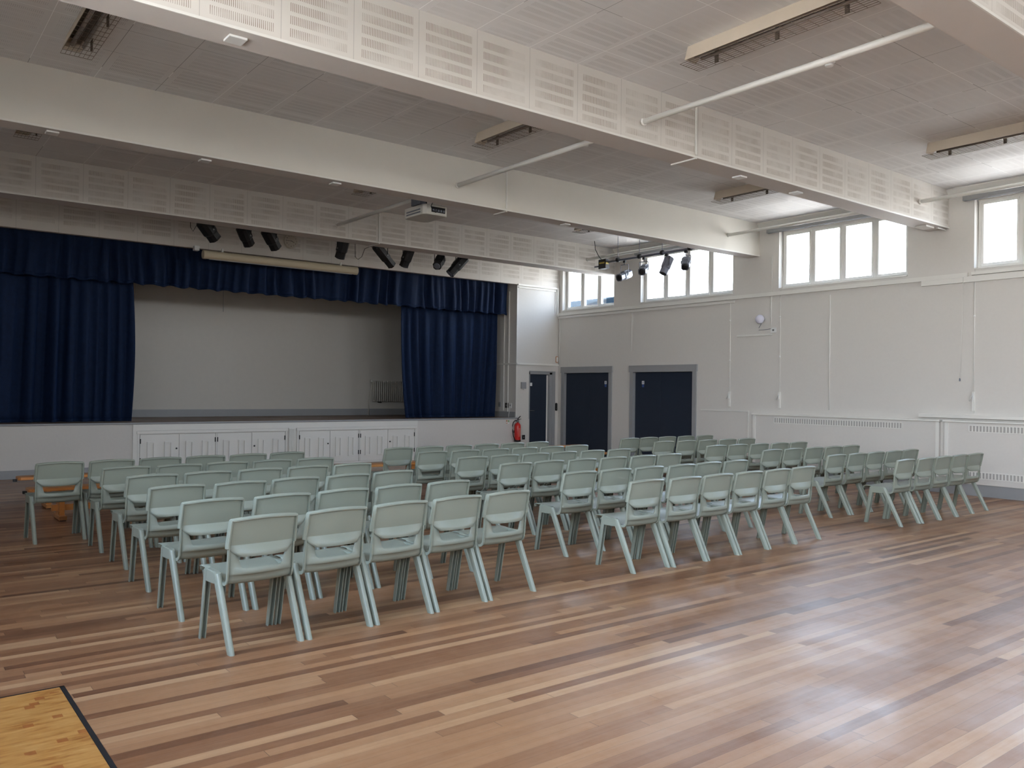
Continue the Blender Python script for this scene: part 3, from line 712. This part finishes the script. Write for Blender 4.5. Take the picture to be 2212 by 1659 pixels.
# ------------------------------------------------------------------ stage lanterns
def lantern(name, loc, axis, L, wd, mat, label, group, hangz, bar_off=(0, 0), cable=None):
    """loc = centre of the lantern; axis = aim direction"""
    t = thing(name, label, 'spotlight', loc, group=group)
    d = Vector(axis).normalized(); up = Vector((0, 0, 1)); a = d.cross(up).normalized(); b = a.cross(d).normalized()
    m = Matrix((( a.x, d.x, b.x, 0), (a.y, d.y, b.y, 0), (a.z, d.z, b.z, 0), (0, 0, 0, 1)))
    w2 = wd/2
    sec = lambda y, s: [(x*w2*s, y, z*w2*s) for x, z in ((-1, -.55), (-.55, -1), (.55, -1), (1, -.55), (1, .55), (.55, 1), (-.55, 1), (-1, .55))]
    g = G().loft([sec(-L/2, .75), sec(-L/2+.03, 1), sec(L*.12, 1), sec(L*.2, .86), sec(L/2-.03, .86), sec(L/2, .9)], smooth=False).xf(m)
    g.obj('lamp_body', mat, t)
    G().lathe([(.01, 0), (w2*.7, 0), (w2*.74, .012), (w2*.3, .016)], 18).xf(m @ Matrix.Translation((0, L/2-.004, 0)) @ Matrix.Rotation(-pi/2, 4, 'X')).obj('lens', M_greymetal if mat is M_dark else M_dark, t)
    G().box(-w2*.5, w2*.5, -L*.3, L*.05, w2*1.0, w2*1.08).xf(m).box(0, 0, 0, 0, 0, 0).obj('vent_cap', mat, t)
    for s in (-1, 1): G().tube([tuple(m @ Vector((s*w2*1.0, 0, 0))), tuple(m @ Vector((s*w2*1.12, 0, 0)))], .016, 10).obj('knob', M_steel, t)
    # yoke: two arms up to a cross piece, then a hook to the bar
    top = hangz-loc[2]; cx, cy = bar_off
    p1 = m @ Vector((w2*1.1, 0, 0)); p2 = m @ Vector((-w2*1.1, 0, 0))
    zt = max(top-.09, w2*1.2)
    q1 = Vector((p1.x, p1.y, zt)); q2 = Vector((p2.x, p2.y, zt))
    G().tube([p1, q1], .007, 6).tube([p2, q2], .007, 6).tube([q1, q2], .008, 6).obj('yoke', mat, t)
    G().tube([((q1+q2)/2), (cx, cy, top)], .008, 6).box(cx-.02, cx+.02, cy-.03, cy+.03, top-.045, top).obj('hook_clamp', M_dark, t)
    if cable: G().tube([tuple(Vector(c)) for c in cable], .005, 6).obj('cable', M_rubber, t)
    return t
SG = 'black stage spotlights hanging behind the perforated beam'
ZB = 4.44; YL = 14.4
LL = [(4.57, 4.235, (.75, .35, -.75), .36, .19, 'leftmost black spotlight, above the navy valance', [(-.12, 0, .10), (-.2, 0, .05), (-.26, 0, -.06), (-.30, 0, .0), (-.31, 0, .2)]),
      (5.21, 4.215, (.55, .45, -.75), .34, .17, 'second black spotlight from the left, tilted down beside the first', None),
      (5.68, 4.215, (.65, .4, -.75), .36, .18, 'black spotlight just left of the wall clock', None),
      (7.07, 4.20, (-.02, .5, -.95), .34, .16, 'black spotlight pointing straight down right of the clock', None),
      (7.97, 4.17, (.85, .3, -.62), .52, .15, 'long black spotlight trailing a looped cable', [(-.2, 0, .12), (-.3, 0, .14), (-.42, 0, .08), (-.48, 0, -.08), (-.56, 0, -.14), (-.62, 0, -.1), (-.63, 0, .27)]),
      (8.49, 4.18, (-.1, .5, -.9), .34, .16, 'black spotlight right of the long cabled one, pointing down', None),
      (9.26, 4.18, (-.6, -.5, -.6), .32, .16, 'black spotlight showing its round lens near the pillar', None),
      (9.72, 4.155, (-.75, .15, -.85), .46, .17, 'rightmost black spotlight, aimed down to the left', None)]
for x, z, ax, L, wd, lb, cab in LL: lantern('stage_spotlight', (x, YL, z), ax, L*1.12, wd*1.18, M_dark, lb, SG, ZB, cable=cab)
t = thing('lighting_bar', 'long dark lighting bar behind the perforated beam', 'lighting bar', (7.2, YL, ZB+.026))
G().tube([(-3.0, 0, 0), (2.9, 0, 0)], .024, 12).obj('bar', M_dark, t)
for x in (-2.6, 0, 2.5): G().tube([(x, 0, 0), (x, 0, HC-ZB-.03)], .012, 8).obj('drop_rod', M_dark, t)
SG2 = 'grey spotlights on the bar before the windows'
XB = 12.5
for y, z, ax, lb, L in [(12.27, 3.99, (-.85, -.15, -.32), 'grey spotlight nearest the stage on the window-side bar', .42), (11.72, 4.05, (-.8, -.45, -.35), 'second grey spotlight from the stage on the window-side bar', .36),
                        (11.11, 4.07, (-.45, .1, -.95), 'steeply tilted grey spotlight before the window', .38), (10.62, 4.06, (-.7, -.5, -.55), 'grey spotlight nearest the plain beam before the window', .34)]:
    lantern('stage_spotlight', (XB, y, z), ax, L, .17, M_greymetal, lb, SG2, 4.302)
t = thing('lighting_bar', 'grey lighting bar with round clamps before the high window', 'lighting bar', (XB, 10.25, 4.33))
G().tube([(0, 0, 0), (0, 2.5, 0)], .025, 12).obj('bar', M_greymetal, t)
for y in (.27, .98, 1.6, 2.22):
    G().lathe([(.02, -.03), (.05, -.025), (.05, .025), (.02, .03)], 14).xf(Matrix.Translation((0, y, .01)) @ Matrix.Rotation(pi/2, 4, 'X')).obj('clamp', M_dark, t)
    G().tube([(0, y, .03), (.0, y, HC-4.33)], .006, 6).obj('drop_rod', M_greymetal, t)
t = thing('dimmer_box', 'black junction box with yellow label at the end of the bar', 'electrical box', (XB-.02, 12.87, 4.29))
bevel(G().box(-.06, .06, -.11, .11, -.10, .10).obj('casing', M_dark, t), .006)
G().box(-.063, -.0601, -.08, .08, .005, .04).obj('yellow_label', M_yellow, t); G().box(-.05, .03, -.113, -.1101, -.01, .03).obj('warning_label', M_yellow, t)
G().tube([(0, .05, .08), (-.02, .15, .2), (-.02, .25, .35), (0, .3, .54)], .007, 6).obj('supply_cable', M_rubber, t)
G().tube([(0, .11, -.03), (0, .28, -.03)], .02, 8).obj('plug', M_greymetal, t)

# ------------------------------------------------------------------ floor hatch and benches
t = thing('floor_hatch', 'bare yellow wooden hatch panel let into the floor', 'hatch', (.28, 4.25, 0))
bevel(G().box(-1.25, .515, -1.5, .50, .0005, .006).obj('panel', M_hatch, t), .003)
G().box(-1.29, .535, .502, .518, .0005, .004).box(.517, .538, -1.5, .518, .0005, .004).obj('edge_gap', M_rubber, t)

def bench(x, y, L, h, label, rz=0):
    t = thing('gym_bench', label, 'bench', (x, y, 0), rz, 'orange wooden gym benches')
    pl = [(-L/2, -.10), (-L/2+.03, -.125), (L/2-.03, -.125), (L/2, -.10), (L/2, .10), (L/2-.03, .125), (-L/2+.03, .125), (-L/2, .10)]
    bevel(G().prism(pl, 'z', h-.035, h).obj('seat_plank', M_bench, t), .005)
    G().box(-L/2+.25, L/2-.25, -.025, .025, .10, .17).obj('lower_rail', M_bench, t)
    for s in (-1, 0, 1):
        xx = s*(L/2-.34)
        lg = G().box(xx-.03, xx+.03, -.10, .10, .045, h-.035).box(xx-.04, xx+.04, -.19, .19, .008, .055)
        o = bevel(lg.obj('leg', M_bench, t), .004)
        G().box(xx-.03, xx+.03, -.185, -.14, 0, .008).box(xx-.03, xx+.03, .14, .185, 0, .008).obj('rubber_foot', M_rubber, o)
    for s in (-1, 1): G().box(s*(L/2+.02)-.02, s*(L/2+.02)+.02, -.03, .03, h-.06, h-.03).obj('end_hook', M_dark, t)
bench(2.78, 10.72, 2.7, .375, 'orange gym bench behind the leftmost chair, nearer of two')
bench(2.82, 11.85, 2.7, .40, 'orange gym bench at far left, the one closer to the stage')
bench(6.75, 11.25, 2.6, .40, 'orange gym bench in the gap before the stage cupboards')
bench(9.75, 11.30, 2.7, .40, 'orange gym bench glimpsed between the middle and right chair blocks')
bench(10.9, 13.1, 2.5, .40, 'orange gym bench before the navy doors, mostly hidden by chairs')

# ------------------------------------------------------------------ chairs
def lerp_table(tab, z):
    for (a, *va), (b, *vb) in zip(tab[:-1], tab[1:]):
        if (a-z)*(b-z) <= 0:
            t = (z-a)/(b-a) if b != a else 0
            return [p+(q-p)*t for p, q in zip(va, vb)]
    return list(tab[-1][1:])
def make_chair(label):
    t = thing('stacking_chair', label, 'chair')
    # backrest panel: z, half width, y centre, y edge
    B = [(.772, .205, .062, .086), (.768, .212, .063, .087), (.75, .215, .068, .092), (.70, .217, .078, .102), (.65, .219, .090, .113), (.619, .220, .099, .119), (.615, .220, .100, .120), (.611, .220, .098, .120), (.598, .2195, .090, .122), (.572, .183, .077, .110), (.545, .146, .064, .092)]
    rows = []
    for z, hw, yc, ye in B:
        rows.append([(hw*u, yc+(ye-yc)*abs(u)**2.2, z+(.013*(1-u*u) if z > .7 else 0)) for u in [(-1+k/8) for k in range(17)]])
    o = G().grid(rows).obj('backrest', M_chair, t)
    m = o.modifiers.new('thick', 'SOLIDIFY'); m.thickness = .007; m.offset = 0
    # rim flange round top and sides, standing out to the rear
    edge = [r[0] for r in rows[8:0:-1]]+list(rows[0])+[r[-1] for r in rows[1:9]]
    ring_pts = []
    n = len(edge); secs = []
    for i, p in enumerate(edge):
        P = Vector(p); a = Vector(edge[max(0, i-1)]); b = Vector(edge[min(n-1, i+1)])
        dirv = (b-a).normalized(); back = Vector((0, -1, .0)); outw = dirv.cross(back).normalized()
        if outw.dot(Vector((P.x, 0, P.z-.66))) < 0: outw = -outw
        secs.append([P+outw*.004-back*.006, P+outw*.005+back*.008, P-outw*.005+back*.022, P-outw*.013+back*.022, P-outw*.016-back*.004])
    G().loft([[tuple(q) for q in s] for s in secs], smooth=False).obj('back_rim', M_chair, t)
    # seat shell: y, z edge, half width, inner half (hole) or None, depth offset at centre (dy,dz)
    R_ = [(.120, .600, .206, .182, -.022, 0), (.122, .575, .206, .165, -.022, 0), (.124, .545, .206, .150, -.022, 0), (.126, .515, .206, .141, -.022, 0), (.128, .485, .206, .132, -.024, 0),
          (.129, .474, .206, .120, -.028, 0), (.130, .462, .206, .12, -.034, 0), (.131, .450, .206, .12, -.037, 0), (.132, .441, .206, .12, -.036, 0), (.133, .437, .206, .12, -.031, 0), (.134, .4345, .206, .12, -.017, 0),
          (.137, .412, .206, .12, -.013, -.003), (.144, .397, .206, .12, -.008, -.007), (.158, .387, .207, .12, -.003, -.010), (.180, .384, .208, .12, 0, -.010), (.212, .390, .210, .12, 0, -.010), (.245, .405, .214, .12, 0, -.008), (.29, .428, .224, .12, 0, -.012), (.34, .443, .236, .12, 0, -.010),
          (.40, .449, .236, .12, 0, -.006), (.455, .450, .234, .12, 0, -.004), (.485, .442, .230, .12, 0, -.002), (.498, .425, .222, .12, 0, 0), (.50, .412, .218, .12, 0, 0)]
    pts = []
    for y, z, hw, inn, dy, dz in R_:
        xs = [-hw, -hw+.35*(hw-inn), -inn]+[inn*(-1+k/5) for k in range(1, 10)]+[inn, hw-.35*(hw-inn), hw]
        pts.append([(x, y+dy*(1-abs(x/hw)**2.4), z+dz*(1-abs(x/hw)**2.4)) for x in xs])
    nc = len(pts[0])
    g = G().grid(pts, skip=lambda i, j: i < 5 and 2 <= j <= nc-4)
    o = g.obj('seat', M_chair, t)
    m = o.modifiers.new('thick', 'SOLIDIFY'); m.thickness = .007; m.offset = 0
    # outer flange down the uprights and round the seat side
    for s in (0, -1):
        ed = [Vector(r[s]) for r in pts[:16]]; sx_ = -1 if s == 0 else 1
        secs = []
        for i, P in enumerate(ed):
            a = ed[max(0, i-1)]; b = ed[min(len(ed)-1, i+1)]; dv = (b-a).normalized()
            nrm = Vector((sx_, 0, 0)).cross(dv)*(-sx_)
            if nrm.dot(Vector((0, P.y-.3, P.z-.62))) < 0: nrm = -nrm
            secs.append([P+Vector((sx_*.005, 0, 0))-nrm*.004, P+Vector((sx_*.005, 0, 0))+nrm*.014, P-Vector((sx_*.004, 0, 0))+nrm*.014, P-Vector((sx_*.004, 0, 0))-nrm*.004])
        G().loft([[tuple(q) for q in s_] for s_ in secs], smooth=False).obj('side_flange', M_chair, t)
    # legs: U channel, rounded outside
    def leg(sx_, ytop, yfoot, face):
        rings = []
        for k in range(5):
            u = k/4; z = .438*(1-u); y = ytop+(yfoot-ytop)*u; hwid = .0190-.0015*u; dep = .056-.012*u
            cx = sx_*(.2205); f = face
            sec = [(-1, .5), (-1, -.05), (-.8, -.32), (-.4, -.47), (0, -.5), (.4, -.47), (.8, -.32), (1, -.05), (1, .5), (.66, .5), (.62, -.1), (.3, -.22), (-.3, -.22), (-.62, -.1), (-.66, .5)]
            rings.append([(cx+a*hwid, y+f*b*dep, z) for a, b in sec])
        return G().loft(rings, smooth=False)
    for sx_ in (-1, 1):
        leg(sx_, .238, .022, 1).obj('leg', M_chair, t)
        leg(sx_, .385, .462, -1).obj('leg', M_chair, t)
    for sx_ in (-1, 1):
        poly = [(.216, .425), (.236, .446), (.385, .448), (.408, .43), (.398, .378), (.37, .37), (.262, .37), (.236, .376)]
        c = sx_*.2205
        bevel(G().prism(poly, 'x', c-.018, c+.018).obj('side_rail', M_chair, t), .005)
    return t
ROWS = [
('A', 'left', [(1.90, 4.755), (2.392, 4.785), (2.884, 4.825), (3.376, 4.865), (3.868, 4.905)], .075),
('B', 'left', [(1.879, 5.63), (2.38, 5.64), (2.881, 5.68), (3.382, 5.71), (3.883, 5.745)], .059),
('C', 'left', [(1.913, 6.575), (2.411, 6.576), (2.91, 6.642), (3.408, 6.656), (3.907, 6.722)], .06),
('D', 'left', [(1.962, 7.477), (2.454, 7.523), (2.947, 7.549), (3.439, 7.576), (3.932, 7.596)], .055),
('E', 'left', [(1.95, 8.348), (2.436, 8.344), (2.922, 8.387), (3.408, 8.413), (3.894, 8.402)], .036),
('F', 'left', [(1.522, 9.149), (2.008, 9.187), (2.494, 9.223), (2.98, 9.248), (3.466, 9.267), (3.952, 9.308)], .055),
('A', 'middle', [(5.400, 4.912), (5.886, 4.887), (6.372, 4.900), (6.858, 4.908), (7.344, 4.916), (7.830, 4.936)], .01),
('B', 'middle', [(5.403, 5.776), (5.895, 5.786), (6.387, 5.793), (6.879, 5.777), (7.371, 5.818), (7.863, 5.823)], .012),
('C', 'middle', [(5.453, 6.837), (5.946, 6.869), (6.439, 6.864), (6.933, 6.861), (7.426, 6.851), (7.92, 6.868)], .006),
('D', 'middle', [(5.511, 7.715), (6.004, 7.748), (6.497, 7.77), (6.99, 7.798), (7.483, 7.796), (7.976, 7.799)], .03),
('E', 'middle', [(5.544, 8.624), (6.032, 8.616), (6.52, 8.622), (7.007, 8.621), (7.495, 8.629), (7.983, 8.649)], .01),
('F', 'middle', [(5.497, 9.365), (5.987, 9.38), (6.478, 9.407), (6.968, 9.432), (7.459, 9.456), (7.95, 9.483)], .045),
('A', 'right', [(9.850, 4.855), (10.333, 4.840), (10.816, 4.850), (11.299, 4.860), (11.782, 4.875)], .01),
('B', 'right', [(9.786, 5.714), (10.273, 5.709), (10.76, 5.717), (11.247, 5.716), (11.735, 5.732)], .009),
('C', 'right', [(9.832, 6.703), (10.318, 6.693), (10.804, 6.668), (11.29, 6.659), (11.776, 6.659)], -.02),
('D', 'right', [(9.828, 7.650), (10.314, 7.635), (10.8, 7.600), (11.286, 7.570), (11.772, 7.555)], -.04),
('E', 'right', [(9.87, 8.700), (10.356, 8.650), (10.842, 8.621), (11.328, 8.60), (11.814, 8.58)], -.04),
('F', 'right', [(9.987, 9.545), (10.473, 9.570), (10.959, 9.590), (11.445, 9.585), (11.931, 9.56)], 0)]
RN = {'A': 'nearest row', 'B': 'second row back', 'C': 'third row back', 'D': 'fourth row back', 'E': 'fifth row back', 'F': 'farthest row'}
ORD = ['first', 'second', 'third', 'fourth', 'fifth', 'sixth']
EXTRA = {('A', 'left', 0): 'sage plastic chair in the left foreground, closest of all to the camera',
         ('F', 'left', 0): 'sage plastic chair standing farthest left, beside the orange benches',
         ('A', 'right', 4): 'sage plastic chair nearest the window wall, in front of the low grille'}
proto = None
for rk, blk, pts, yaw in ROWS:
    for i, (x, y) in enumerate(pts):
        pos = 'leftmost' if i == 0 else 'rightmost' if i == len(pts)-1 else ORD[i]+' from left'
        lab = EXTRA.get((rk, blk, i), 'sage plastic chair, %s, %s, %s block of chairs' % (pos, RN[rk], blk))
        if proto is None:
            proto = make_chair(lab); c = proto; c.location = (x, y, 0); c.rotation_euler = (0, 0, yaw)
        else: c = copy_thing(proto, (x, y, 0), yaw, lab)
        c['group'] = 'sage plastic chairs in the %s block' % blk

# ------------------------------------------------------------------ outside
struct('outside_ground', G().box(-80, 90, -80, 90, -.4, -.125), M_ground)
t = thing('neighbouring_building', 'distant building with blue-grey roof seen through the corner window', 'building', (40, 49.6, -.12))
G().box(-5, 5, -9, 9, 0, 6.6).obj('walls', M_wall, t)
G().prism([(-5.5, 6.6), (5.5, 6.6), (0, 8.15)], 'y', -9.5, 9.5).obj('roof', M_roof, t)
